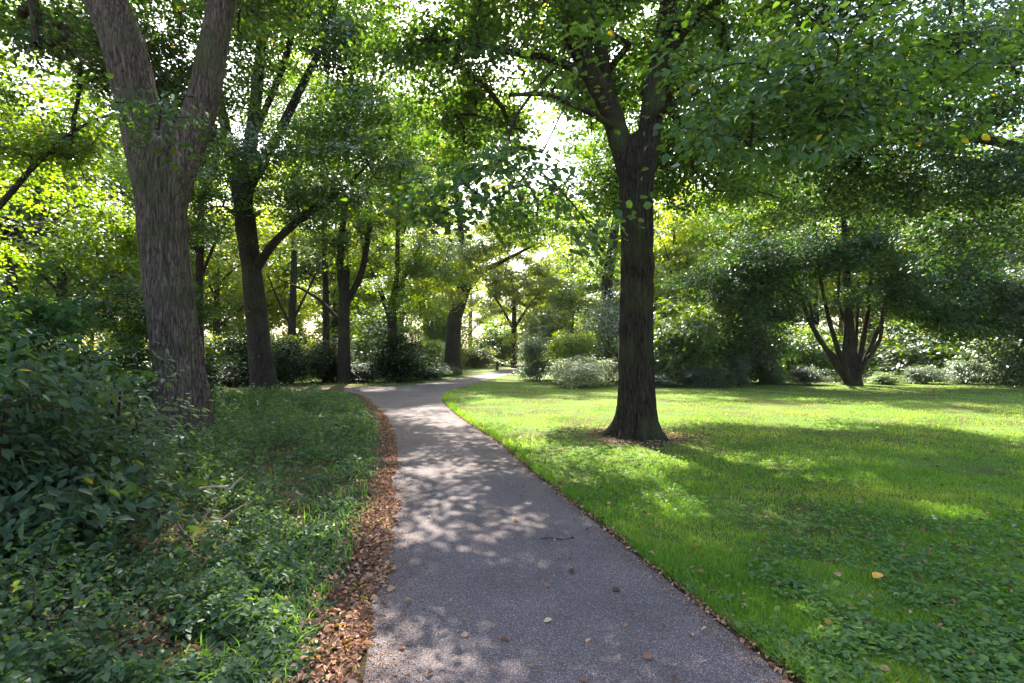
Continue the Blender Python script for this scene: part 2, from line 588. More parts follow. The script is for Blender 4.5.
LE = smooth_line([(365, 683), (368, 640), (373, 600), (385, 540), (393, 478), (395, 450), (388, 425), (376, 408), (362, 396), (344, 391.3)])
RE = smooth_line([(790, 683), (699, 608), (600, 527), (516, 460), (498, 443), (461, 419), (446, 406), (442, 399), (449, 392), (472, 384.5), (500, 377), (519, 372)])
UE = smooth_line([(344, 389), (400, 386), (440, 381), (480, 374), (500, 370.5), (517, 367.2)])
LE = np.vstack([[-0.62, -6], [-0.66, 0], LE])
RE = np.vstack([[1.75, -6], [1.48, 0], RE])
far = np.array([[3.5, 52], [9, 60], [10, 64], [3, 60]])
rj = lambda a, s: a + R.normal(size=a.shape) * s
outline = np.vstack([rj(LE, 0.012), UE, far[::-1][0:1], far[::-1][1:2], far[1:2], far[0:1], RE[::-1]])


def poly_sheet(name, pts, z, mat, kind='structure'):
    vs = [Vector((float(p[0]), float(p[1]), z)) for p in pts]
    tri = mgeo.tessellate_polygon([vs])
    f = np.array([list(t) for t in tri])
    v = np.array([list(p) for p in vs])
    a, b, c = v[f[:, 0]], v[f[:, 1]], v[f[:, 2]]
    flip = np.cross(b - a, c - a)[:, 2] < 0
    f[flip] = f[flip][:, ::-1]
    return tag(link(name, mesh_np(name, v, [f], mat)), kind=kind)


def inside(poly, x, y):
    n = len(poly)
    r = np.zeros(len(x), bool)
    j = n - 1
    for i in range(n):
        xi, yi = poly[i]
        xj, yj = poly[j]
        c = ((yi > y) != (yj > y)) & (x < (xj - xi) * (y - yi) / (yj - yi + 1e-12) + xi)
        r ^= c
        j = i
    return r


g = 300.0
tag(link('ground', mesh_np('ground', [(-g, -g, 0), (g, -g, 0), (g, g, 0), (-g, g, 0)], [np.array([[0, 1, 2, 3]])], M['soil'])), kind='structure')
lawn_edge = np.vstack([rj(RE[:-1] + np.array([0.06, 0]), 0.02), [[1.5, 42.0]], [[1.2, 31], [1.4, 26], [4, 24], [9, 24], [16, 26.5], [26, 26], [40, 22], [40, -8], [1.75, -8]]])
poly_sheet('lawn', lawn_edge, 0.004, M['turf'])
verge = np.vstack([UE[6:] + np.array([-0.05, 0.15]), [[0, 62]], [[-4, 58]], [[-7, 32]], [[-9, 26]]])
poly_sheet('verge', verge, 0.004, M['turf'])
poly_sheet('path', outline, 0.008, M['asphalt'])
poly_sheet('meadow', np.array([[-60, 25.5], [-9.2, 25.5], [-7.2, 32], [-4.2, 58], [-4, 63.5], [10.5, 64.5], [9.6, 60], [3.8, 52], [1.6, 42.3], [1.3, 31], [1.5, 26.1], [4, 24.1], [9, 24.1], [16, 26.6], [60, 26.6], [120, 200], [-120, 200]]), 0.003, M['turf'])
# second stretch of path that shows beyond the bend
poly_sheet('side_path', np.array([[-3.6, 66], [1.5, 66.5], [1.5, 70], [-3.6, 69.5]]), 0.008, M['asphalt'])
# bare earth round the big tree's foot
th = np.linspace(0, 2 * math.pi, 40, endpoint=False)
er = 0.85 + 0.22 * np.sin(3 * th + 1) + 0.12 * np.sin(7 * th)
RT = at(637, 10.3)
poly_sheet('bare_earth', np.stack([RT[0] + 0.1 + 1.15 * er * np.cos(th), RT[1] + er * np.sin(th)], 1), 0.0075, M['earth'])
lx = lambda y: np.interp(y, LE[:, 1], LE[:, 0])
_o = np.argsort(RE[:, 1])
rx = lambda y: np.interp(y, RE[_o, 1], RE[_o, 0])


def sample(n, x0, x1, y0, y1, power=2.0):
    """points whose density falls off with distance, so near ground is dense"""
    a, b = max(y0, 1.6), y1
    u = R.random(n)
    if power == 2:
        y = 1 / (1 / a + u * (1 / b - 1 / a))
    else:
        y = np.exp(np.log(a) + u * np.log(b / a))
    lim = y * 1.05 + 1.0
    x = np.where(R.random(n) < 2, R.uniform(-1, 1, n) * lim, 0)
    k = (x > x0) & (x < x1)
    return x[k], y[k]


def noise2(x, y, s, off=0.0):
    return np.array([mnoise.noise((a * s + off, b * s - off, off)) for a, b in zip(x, y)])


def blades(name, x, y, h, w, mat, lean=0.5, z=0.0, two=True, rnd=None):
    n = len(x)
    th = R.random(n) * 2 * math.pi
    b = np.stack([np.cos(th), np.sin(th), np.zeros(n)], 1)
    ph = R.random(n) * 2 * math.pi
    d = np.stack([np.cos(ph), np.sin(ph), np.zeros(n)], 1) * (lean * R.random(n) * h)[:, None]
    p = np.stack([x, y, np.full(n, z)], 1)
    up = np.zeros((n, 3))
    up[:, 2] = h
    hw = (w * 0.5)[:, None]
    rnd = np.clip(R.random(n) * 0.6 + 0.18 + 0.5 * noise2(x, y, 0.9, 21.0), 0, 0.975) if rnd is None else rnd
    if two:
        vs = np.stack([p - b * hw, p + b * hw, p + up * 0.55 + d * 0.35 + b * hw * 0.8, p + up * 0.55 + d * 0.35 - b * hw * 0.8, p + up * 0.95 + d], 1)
        i = np.arange(n)[:, None] * 5
        return mesh_np(name, vs, [i + np.array([[0, 1, 2, 3]]), i + np.array([[3, 2, 4]])], mat, np.concatenate([rnd, rnd]))
    vs = np.stack([p - b * hw, p + b * hw, p + up + d], 1)
    i = np.arange(n)[:, None] * 3
    return mesh_np(name, vs, [i + np.array([[0, 1, 2]])], mat, rnd)


# lawn grass
x, y = sample(900000, -3, 30, 1.6, 30)
k = inside(lawn_edge, x, y)
x, y = x[k], y[k]
nz = noise2(x, y, 0.55, 3.1)
dist = np.hypot(x - RT[0] + 0.3, (y - RT[1]))
worn = (dist < 0.95 + 0.6 * nz) | (R.random(len(x)) < 0.85 * np.exp(-np.maximum(0, dist - 0.9) / 0.9))
nq = noise2(x, y, 2.6, 6.3)
sparse = R.random(len(x)) < np.clip(0.1 - 1.2 * nz - 1.0 * nq, 0, 0.85)
k = ~worn & ~sparse
x, y, nz = x[k], y[k], nz[k]
hh = (0.028 + 0.03 * R.random(len(x))) * (1 + 0.5 * nz + 0.5 * nq[k]) * np.clip(1.05 - y / 60, 0.7, 1)
o = link('grass', blades('grass', x, y, hh, 0.003 + 0.0007 * y, M['grass'], 0.9, 0.004))
tag(o, kind='stuff')
# longer tufts along the lawn's edge, leaning over the asphalt here and there
yy = np.exp(R.uniform(np.log(1.7), np.log(22), 9000))
ne = noise2(yy * 0 + 2, yy, 3.0, 7.7)
xe = rx(yy) + 0.05 + 0.10 * np.abs(R.normal(size=len(yy))) - 0.03 * ne
ke = R.random(len(yy)) < np.clip(0.5 + 1.2 * ne, 0.08, 1)
xe, yy = xe[ke], yy[ke]
o = link('edge_grass', blades('edge_grass', xe, yy, 0.05 + 0.07 * R.random(len(yy)), 0.004 + 0.0007 * yy, M['grass'], 1.3, 0.002))
tag(o, kind='stuff')
# weeds among the grass
x, y = sample(260000, -3, 20, 1.6, 17)
k = inside(lawn_edge, x, y)
x, y = x[k], y[k]
nz = noise2(x, y, 0.5, 9.7)
k = (R.random(len(x)) < np.clip(0.35 + 1.7 * nz + 1.3 * noise2(x, y, 2.3, 1.2) + 0.8 * noise2(x, y, 6.0, 4.2), 0.02, 1)) & (np.hypot(x - RT[0], y - RT[1]) > 1.0) & (y < 13 + 4 * nz)
x, y = x[k], y[k]
n = len(x)
th = R.random(n) * 6.283
ax = np.stack([np.cos(th), np.sin(th), 0.15 + 0.3 * R.random(n)], 1)
ln = 0.02 + 0.04 * R.random(n) ** 2
o = link('lawn_weeds', leaves_mesh('lawn_weeds', np.stack([x, y, 0.02 + 0.045 * R.random(n)], 1), ax, np.array([0, 0, 1.0]) + R.normal(size=(n, 3)) * 0.5, ln, ln * (0.35 + 0.45 * R.random(n)), M['weed'], True))
tag(o, kind='stuff')

# low undergrowth left of the path: ivy and nettle leaves on a rolling mat
x, y = sample(520000, -30, 0, 1.6, 24)
xq, yq = R.uniform(-11, -1, 170000), R.uniform(5.5, 19.5, 170000)
x, y = np.concatenate([x, xq]), np.concatenate([y, yq])
nz = noise2(x, y, 0.5, 5.5)
nz2 = noise2(x, y, 1.6, 2.5)
gap = lx(y) - x
k = ~((np.hypot((x + 2.85) / 0.6, (y - 4.6) / 0.65) < 1) & (R.random(len(x)) < 0.92))
k &= gap > 0.20 + 0.14 * nz + 0.25 * nz2
k &= (y < 18.5 + 2 * nz)
k &= R.random(len(x)) < np.clip(0.75 + nz2 * 1.5 + 0.7 * nz, 0.12, 1) * np.clip((gap - 0.15) * 3, 0.1, 1)
x, y, nz, nz2, gap = x[k], y[k], nz[k], nz2[k], gap[k]
n = len(x)
nz3 = noise2(x, y, 5.0, 3.3)
top = np.clip((gap - 0.15) * 0.2, 0.03, 0.30) * (1 + 0.7 * nz2 + 0.4 * nz + 1.3 * nz3)
z = np.clip(top * (0.15 + 0.85 * R.random(n)), 0.012, 1)
th = R.random(n) * 6.283
ax = np.stack([np.cos(th), np.sin(th), -0.1 - 0.4 * R.random(n)], 1)
ln = (0.022 + 0.04 * R.random(n) ** 1.5) * np.clip(0.8 + y / 20, 0.9, 1.5)
rn = np.clip(0.6 * R.random(n) + 0.4 * (0.5 + nz2 + 0.6 * nz3), 0, 0.97)
o = link('undergrowth', leaves_mesh('undergrowth', np.stack([x, y, z], 1), ax, np.array([0, -0.15, 1.0]) + R.normal(size=(n, 3)) * 0.55, ln, ln * (0.45 + 0.45 * R.random(n)), M['under'], True, rnd=rn))
tag(o, kind='stuff')
# woodland grass on the left verge and beyond
x, y = sample(150000, -30, 2, 1.6, 32)
nz = noise2(x, y, 0.8, 12.0)
gap = lx(y) - x
k = ((gap > 0.25 + 0.2 * nz) & (y < 21.6) & (R.random(len(x)) < np.where(y > 10, 0.7, np.where(gap < 0.9, 0.3, 0.08)))) | inside(verge, x, y)
k &= ~((y > 12) & (nz < -0.2))
x, y = x[k], y[k]
hh = (0.05 + 0.12 * R.random(len(x)) ** 2) * np.clip(0.7 + y / 30, 0.7, 1.2)
o = link('woodland_grass', blades('woodland_grass', x, y, hh, 0.004 + 0.0012 * y, M['weed'], 1.2))
tag(o, kind='stuff')
# dry leaves: the drift along the left edge, the thin line along the right edge, strays
def litter(x, y, z, size):
    n = len(x)
    th = R.random(n) * 6.283
    ax = np.stack([np.cos(th), np.sin(th), R.normal(size=n) * 0.25], 1)
    return np.stack([x, y, z + 0.004 + 0.02 * R.random(n)], 1), ax, np.array([0, 0, 1.0]) + R.normal(size=(n, 3)) * 0.4, size * (0.6 + 0.8 * R.random(n))
n = 12000
yy = np.exp(R.uniform(np.log(1.6), np.log(20), n))
off = np.abs(R.normal(size=n)) * (0.10 + 0.06 * np.sin(yy * 2.1) * np.sin(yy * 0.9 + 1))
nzz = noise2(yy * 0 + 1, yy, 1.3, 4.0)
nz9 = noise2(yy * 0 + 3, yy, 4.5, 2.0)
xa = lx(yy) - off * (1 + 0.9 * nzz + 0.6 * nz9) + 0.04 + 0.13 * nzz + 0.10 * nz9
L1 = litter(xa, yy, 0.004, 0.032)
L1[0][:, 2] = 0.008 + 0.010 * R.random(n)
sz1 = 0.5 + 1.1 * R.random(n) ** 2
L1 = (L1[0], L1[1], L1[2], L1[3] * sz1)
n = 7000
yy = np.exp(R.uniform(np.log(1.6), np.log(15), n))
nzz = noise2(yy * 0 + 7, yy, 2.0, 8.0)
n10 = noise2(yy * 0 + 5, yy, 5.0, 1.0)
xb = rx(yy) + 0.02 + np.abs(R.normal(size=n)) * (0.05 + 0.06 * np.maximum(0, nzz)) * (1 + n10) + 0.05 * nzz - 0.03
kb = R.random(n) < np.clip(0.18 + 0.9 * n10 + 0.8 * nzz, 0.03, 0.8)
yy, xb = yy[kb], xb[kb]
L2 = litter(xb, yy, 0.006, 0.028)
x, y = sample(2600, -9, 14, 2.2, 18)
L3 = litter(x, y, 0.03, 0.045)
keep = R.random(len(x)) < np.where((x > lx(y)) & (x < rx(y)), 0.16, 0.55)
L3 = tuple(a[keep] for a in L3)
L3[0][:, 2] += np.where((L3[0][:, 0] > lx(L3[0][:, 1])) & (L3[0][:, 0] < rx(L3[0][:, 1])), -0.022, 0.0)
x, y = sample(60000, -30, 2, 1.6, 22)
gp = lx(y) - x
kk = (gp > 0.05) & (R.random(len(x)) < np.clip(np.exp(-gp / 0.35) + 0.25 + 0.5 * noise2(x, y, 0.9, 6.6), 0, 1))
x, y = x[kk], y[kk]
L5 = litter(x, y, 0.008, 0.038)
r_ = 0.6 + 0.9 * np.abs(R.normal(size=1100))
t_ = R.random(1100) * 6.283
L4 = litter(RT[0] + r_ * np.cos(t_), RT[1] + r_ * np.sin(t_) * 0.9, 0.01, 0.04)
cat4 = lambda i: np.concatenate([a[i] for a in (L1, L2, L3, L4, L5, L6)])
# crumbs trodden on to the asphalt along both edges
n = 9000
yy = np.exp(R.uniform(np.log(1.6), np.log(14), n))
lft = R.random(n) < 0.6
ee = np.abs(R.normal(size=n)) * 0.16
L6 = litter(np.where(lft, lx(yy) + ee, rx(yy) - ee * 0.6), yy, 0.006, 0.011)
L6[0][:, 2] = 0.0105
ln = cat4(3)
o = link('fallen_leaves', leaves_mesh('fallen_leaves', cat4(0), cat4(1), cat4(2), ln, ln * 0.6, M['litter'], True, fold=0.3, curl=0.2))
tag(o, kind='stuff')

# ------------------------------------------------------------------ the big trees
# right: straight trunk, forks at five metres
grow('linden_tree', 'tall dark trunk standing alone on the lawn right of the path, forking overhead', 'tree', at(637, 10.3),
     [(at(637, 10.3, -0.05), 0.33)] + tr((637, 400, 10.3, .315), (636, 330, 10.3, .30), (637, 250, 10.3, .285), (636, 190, 10.3, .30), (636, 165, 10.3, .31), (637, 148, 10.3, .27)),
     [tr((632, 185, 10.3, .20), (622, 150, 10.3, .20), (610, 110, 10.3, .19), (592, 75, 10.2, .17), (568, 25, 10.1, .14), (545, -60, 10, .11), (520, -190, 10, .06)),
      tr((641, 185, 10.3, .22), (648, 140, 10.3, .215), (655, 90, 10.3, .20), (664, 40, 10.2, .18), (672, -30, 10.2, .14), (690, -180, 10.2, .09), (700, -330, 10.2, .05)),
      tr((606, 105, 10.3, .12), (603, 60, 10.6, .12), (590, 0, 11, .10), (585, -100, 11.5, .07)),
      tr((660, 60, 10.2, .13), (690, 22, 10.0, .11), (730, -10, 9.6, .09), (790, -50, 9.0, .06)),
      tr((597, 82, 10.2, .085), (560, 62, 10.0, .075), (510, 52, 9.8, .06), (455, 42, 9.6, .045), (415, 40, 9.4, .025)),
      tr((618, 130, 10.3, .06), (585, 110, 9.6, .05), (545, 95, 9.0, .04), (510, 95, 8.4, .03)),
      tr((560, 62, 10.0, .03), (520, 110, 8.4, .022), (505, 150, 7.2, .016), (490, 178, 6.4, .01)),
      tr((650, 120, 10.3, .07), (690, 95, 9.4, .055), (740, 85, 8.2, .04), (800, 85, 7.2, .02)),
      ],
     [((1.9, 10.6, 10.2), (5.6, 5.4, 3.6), 760), (P(540, 10, 13), (3.2, 2, 1.2), 80), (P(700, 120, 15), (1.6, 1.6, 2.0), 60), (P(480, 50, 9.8), (2.4, 1.4, .9), 60), (P(490, 192, 6.1), (1.05, .5, .16), 13), (P(562, 215, 5.6), (.25, .25, .25), 3),
      (P(800, 92, 7.0), (1.7, 0.9, .4), 70), (P(742, 112, 5.4), (.35, .3, .2), 5), (P(770, 85, 5.4), (.8, .4, .16), 12), (P(900, 105, 6.0), (1.0, .5, .2), 18), (P(640, 45, 6.2), (.25, .3, .25), 3), (P(620, 0, 13), (2.6, 1, 0.9), 60),
      (P(740, 190, 15.5), (2.4, 2.4, 1.6), 110), (P(690, 40, 14), (3, 2.4, 1.8), 100), ((4.6, 16.6, 7.4), (3.4, 2.6, 1.4), 215), ((0.5, 14.8, 5.5), (1.5, 1.2, .6), 42), ((3.2, 15.4, 6.0), (1.7, 1.4, .6), 60), (P(560, 90, 14), (2.4, 2, 1.2), 45), (P(455, 105, 12), (1.6, 1.2, 1.0), 55), ((-1.7, 13.8, 7.0), (1.8, 1.5, .9), 60)],
     0.088, M['twig'], M['lime'], lpt=44, zmin=4.2, flare=0.95, ridges=24, sides=150, trunk_mat=M['bark_r'], trunk_amp=0.085, knots=[(3.2, 4.2, .06), (1.5, 5.4, .05)], seed=11, outw=0.7, dens=1.8)

# left: thick grey trunk with two great limbs
grow('linden_tree', 'thick grey brown trunk forking into two heavy limbs, beside the left undergrowth', 'tree', at(190, 9.0),
     [(at(192, 9.0, -0.05), 0.43)] + tr((187, 420, 9.0, .385), (177, 350, 9.0, .35), (169, 290, 9.0, .335), (162, 220, 9.0, .345), (160, 175, 9.0, .39), (163, 148, 9, .37), (166, 136, 9, .30)),
     [tr((154, 205, 9, .24), (147, 150, 9, .30), (134, 90, 9, .31), (122, 40, 9, .31), (102, -10, 9, .29), (80, -100, 9.0, .24), (60, -260, 9, .13)),
      tr((168, 215, 9, .22), (182, 160, 9, .265), (202, 105, 9, .235), (213, 50, 9, .215), (222, 0, 9, .20), (232, -90, 9, .17), (250, -260, 9, .09)),
      tr((118, 30, 9, .12), (90, 0, 8.9, .12), (60, -50, 8.7, .09), (20, -120, 8.5, .05))],
     [((-5.6, 9.2, 11.2), (4.6, 4.6, 3.4), 640), (P(50, 10, 10.5), (2.0, 1.5, 1.2), 60), (P(250, 10, 13.5), (2, 1.5, 1.6), 60), (P(175, 60, 14), (2.2, 1.2, 1.6), 130), (P(80, 60, 13), (2.2, 1.6, 1.6), 120), (P(190, 120, 14), (1.4, 1.2, 1.2), 60), (P(120, 108, 6.3), (.35, .3, .12), 7)],
     0.088, M['twig'], M['lime'], lpt=42, zmin=5.5, flare=0.35, ridges=22, sides=160, trunk_mat=M['bark_l'], trunk_amp=0.09, knots=[(2.6, 4.5, .10), (1.7, 2.5, .07), (3.6, 5.2, .08), (0.9, 5, .06)], seed=12, dens=1.3)

# second on the left
grow('linden_tree', 'dark leaning trunk with many rising limbs at the far end of the undergrowth', 'tree', at(264, 20.5),
     [(at(266, 20.5, -0.05), 0.47)] + tr((262, 370, 20.5, .42), (257, 320, 20.5, .38), (251, 265, 20.5, .345), (246, 225, 20.5, .36), (242, 190, 20.5, .28)),
     [tr((244, 215, 20.5, .26), (250, 150, 20.5, .23), (258, 80, 20.5, .20), (264, 0, 20.5, .16), (270, -120, 20.5, .08)),
      tr((240, 205, 20.5, .22), (228, 140, 20.5, .19), (214, 70, 20.5, .16), (205, -20, 20.5, .1)),
      tr((247, 190, 20.5, .2), (275, 140, 20.2, .17), (300, 90, 20, .14), (328, 30, 20, .09), (345, -40, 20, .06)),
      tr((252, 275, 20.5, .18), (275, 242, 20.2, .15), (310, 212, 20, .13), (345, 187, 19.8, .08), (372, 160, 19.6, .04)),
      tr((252, 140, 20.5, .12), (285, 60, 19.8, .11), (298, -10, 19.6, .07))],
     [(P(290, 20, 20), (4.2, 3.4, 3.6), 420), (P(250, 150, 18.5), (3.6, 2.2, 1.6), 150), (P(365, 90, 19), (2.6, 2.4, 2.6), 75), (P(330, 190, 20), (2.6, 2, 1.3), 90), (P(190, 185, 20), (2.3, 2, 1.7), 90), ((-3.8, 16.5, 8.2), (2.2, 1.8, 1.4), 85), ((-8, 20, 15), (4, 4, 3), 150)],
     0.115, M['twig'], M['lime'], lpt=46, zmin=4.5, flare=0.3, sides=24, trunk_mat=M['bark'], detail=False, seed=13, spread=0.34, back=0.9, clump=0.55)

# right, foot outside the picture: its boughs hang in
grow('linden_tree', 'leafy tree hanging its dense drooping boughs in from the right edge', 'tree', (13.2, 12.0, 0),
     [(np.array([13.2, 12, -.05]), .36), (np.array([13.1, 12, 2]), .31), (np.array([13, 12, 4.5]), .28), (np.array([12.8, 12, 8]), .2), (np.array([12.6, 12, 12]), .08)],
     [[(np.array([13.0, 12, 4.4]), .14), (np.array([11.4, 12.1, 5.8]), .11), (np.array([9.5, 12.3, 6.3]), .08), (np.array([7.6, 12.4, 6.1]), .05)],
      [(np.array([12.9, 12, 5.4]), .12), (np.array([11.2, 10.6, 6.9]), .1), (np.array([9, 9.8, 7.2]), .07), (np.array([7, 9.4, 6.8]), .04)],
      [(np.array([13.0, 12, 3.8]), .1), (np.array([11.6, 11.6, 4.6]), .08), (np.array([10, 11.4, 4.9]), .05)]],
     [(P(880, 175, 12), (2.8, 2.0, 1.1), 140), (P(930, 60, 10.5), (2.6, 2.0, 1.3), 190), (P(990, 170, 11), (1.4, 1.5, 1.2), 80), ((11.5, 12, 10.5), (4.5, 4.5, 3), 260), (P(820, 60, 13), (2.3, 1.8, 1.5), 50), (P(960, 235, 14), (2.0, 1.5, .6), 60)],
     0.088, M['twig'], M['shade_lime'], lpt=42, zmin=3.5, flare=0.4, sides=20, trunk_mat=M['bark'], seed=14, outw=0.7, dens=1.65)

# left, foot outside the picture
grow('maple_tree', 'sunlit loose tree whose branches reach in from the left edge', 'tree', (-14.5, 13.2, 0),
     [(np.array([-14.5, 13.2, -.05]), .26), (np.array([-14.4, 13.2, 3]), .21), (np.array([-14.2, 13.2, 7]), .15), (np.array([-14, 13.2, 11]), .06)],
     [[(np.array([-14.4, 13.2, 2.6]), .1)] + tr((0, 205, 13, .07), (35, 165, 12.8, .06), (75, 130, 12.6, .04), (110, 115, 12.6, .02))],
     [(P(40, 30, 13.5), (2.6, 2, 1.8), 170), (P(60, 140, 13.5), (2.0, 1.6, 1.1), 90), (P(30, 220, 14.5), (2.6, 1.8, 1.2), 110), (P(120, 230, 15), (1.4, 1.3, 1.4), 60), ((-14, 13.5, 9), (3, 3, 3), 120)],
     0.10, M['twig'], M['mid'], lpt=36, zmin=2.0, flare=0.3, sides=16, trunk_mat=M['bark'], detail=False, seed=15)

# slender ones on the left, in the middle distance
def mid_tree(px, d, label, trunk, limbs, blobs, mat='mid', name='woodland_tree', seed=20, leaf=0.11, lpt=54, zmin=3, sides=12, **kw):
    return grow(name, label, 'tree', at(px, d), trunk, limbs, blobs, leaf, M['twig'], M[mat], lpt=lpt, zmin=zmin, flare=0.3, sides=sides,
                trunk_mat=M['bark'], detail=False, seed=seed, spread=0.36, back=1.0, clump=0.6, step=0.7, **kw)

mid_tree(345, 27, 'dark trunk splitting into a narrow V of limbs, behind the bend of the path',
         tr((344, 385, 27, .33), (344, 345, 27, .29), (344, 300, 27, .27), (346, 270, 27, .2)),
         [tr((344, 305, 27, .2), (340, 260, 27, .17), (346, 190, 27, .14), (348, 90, 27, .08)), tr((346, 305, 27, .18), (362, 270, 27, .15), (370, 215, 27, .12), (374, 120, 27, .06)),
          tr((343, 325, 27, .10), (322, 302, 27, .08), (300, 288, 27, .06), (280, 280, 27, .03))],
         [(P(350, 130, 27), (3.6, 3, 4.2), 300), (P(345, 230, 27), (3.0, 2.4, 1.6), 110), (P(400, 190, 26), (1.8, 1.6, 2), 80)], seed=21)
mid_tree(326, 28.5, 'thin straight dark stem just left of the V shaped tree',
         tr((326, 384, 28.5, .19), (326, 320, 28.5, .17), (325, 260, 28.5, .15), (322, 150, 28.5, .1), (320, 60, 28.5, .05)), [],
         [(P(315, 120, 28.5), (2.2, 2, 3.6), 150)], seed=22, zmin=6)
mid_tree(200, 23, 'thin dark stem half hidden behind the forked grey trunk',
         tr((200, 386, 23, .2), (199, 300, 23, .17), (201, 210, 23, .13), (204, 100, 23, .08)), [tr((200, 280, 23, .07), (214, 245, 23, .06), (228, 215, 23, .04)), tr((200, 260, 23, .06), (186, 225, 23, .05), (176, 205, 23, .03))],
         [(P(200, 150, 23), (2.6, 2.2, 3), 170), (P(195, 235, 23.5), (1.8, 1.5, .8), 50)], mat='dark', seed=23)
mid_tree(392, 30, 'tree with spreading bare lower limbs right of the V shaped tree',
         tr((393, 378, 30, .3), (393, 345, 30, .27), (392, 318, 30, .25), (392, 300, 30, .2)),
         [tr((392, 322, 30, .17), (380, 290, 30, .14), (366, 258, 30, .11), (355, 200, 30, .06)), tr((392, 305, 30, .17), (397, 270, 30, .14), (398, 210, 30, .1), (400, 130, 30, .05)), tr((392, 300, 30, .12), (408, 270, 30, .1), (425, 235, 30, .06))],
         [(P(395, 170, 30), (3.6, 3, 3.6), 280), (P(430, 260, 29), (2.2, 1.8, 1.3), 100), (P(400, 290, 29), (1.8, 1.5, .8), 40)], seed=24)
mid_tree(453, 36, 'stout dark trunk leaning right over the far path',
         tr((452, 374, 36, .55), (453, 345, 36, .5), (455, 318, 36, .46), (463, 295, 36, .4), (470, 280, 36, .3)),
         [tr((462, 300, 36, .28), (478, 275, 36, .24), (505, 260, 35, .13), (545, 240, 34, .03)), tr((460, 300, 36, .28), (462, 250, 36, .22), (455, 170, 36, .14), (450, 90, 36, .08))],
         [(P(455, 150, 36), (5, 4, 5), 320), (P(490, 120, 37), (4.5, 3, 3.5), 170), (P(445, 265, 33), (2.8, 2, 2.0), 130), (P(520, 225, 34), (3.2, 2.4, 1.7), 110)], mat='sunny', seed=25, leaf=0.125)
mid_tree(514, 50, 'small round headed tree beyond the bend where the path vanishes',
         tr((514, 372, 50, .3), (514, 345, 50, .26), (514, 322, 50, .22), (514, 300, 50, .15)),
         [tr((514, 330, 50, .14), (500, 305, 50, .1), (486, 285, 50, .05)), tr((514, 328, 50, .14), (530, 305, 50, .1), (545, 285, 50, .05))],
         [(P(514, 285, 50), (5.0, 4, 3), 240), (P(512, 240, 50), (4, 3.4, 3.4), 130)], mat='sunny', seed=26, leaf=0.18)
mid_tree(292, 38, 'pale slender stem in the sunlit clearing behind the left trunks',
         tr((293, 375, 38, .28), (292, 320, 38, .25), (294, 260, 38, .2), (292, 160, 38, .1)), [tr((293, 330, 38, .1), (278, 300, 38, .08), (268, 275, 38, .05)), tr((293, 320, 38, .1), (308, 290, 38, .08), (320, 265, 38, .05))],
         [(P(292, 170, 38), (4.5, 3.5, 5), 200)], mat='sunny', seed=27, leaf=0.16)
mid_tree(612, 32, 'ivy clad dark tree leaning close left of the big lawn trunk',
         tr((615, 380, 32, .34), (611, 320, 32, .3), (607, 285, 32, .33), (612, 250, 32, .3), (618, 200, 32, .2), (624, 120, 32, .1)), [tr((611, 262, 32, .12), (590, 235, 32, .09), (570, 215, 32, .05))],
         [(P(612, 140, 32), (3.0, 3, 4), 80), (P(570, 215, 32), (2.0, 1.8, 1.3), 50), (P(606, 265, 32), (.3, .3, 1.3), 24)], mat='mid', seed=28, leaf=0.14)

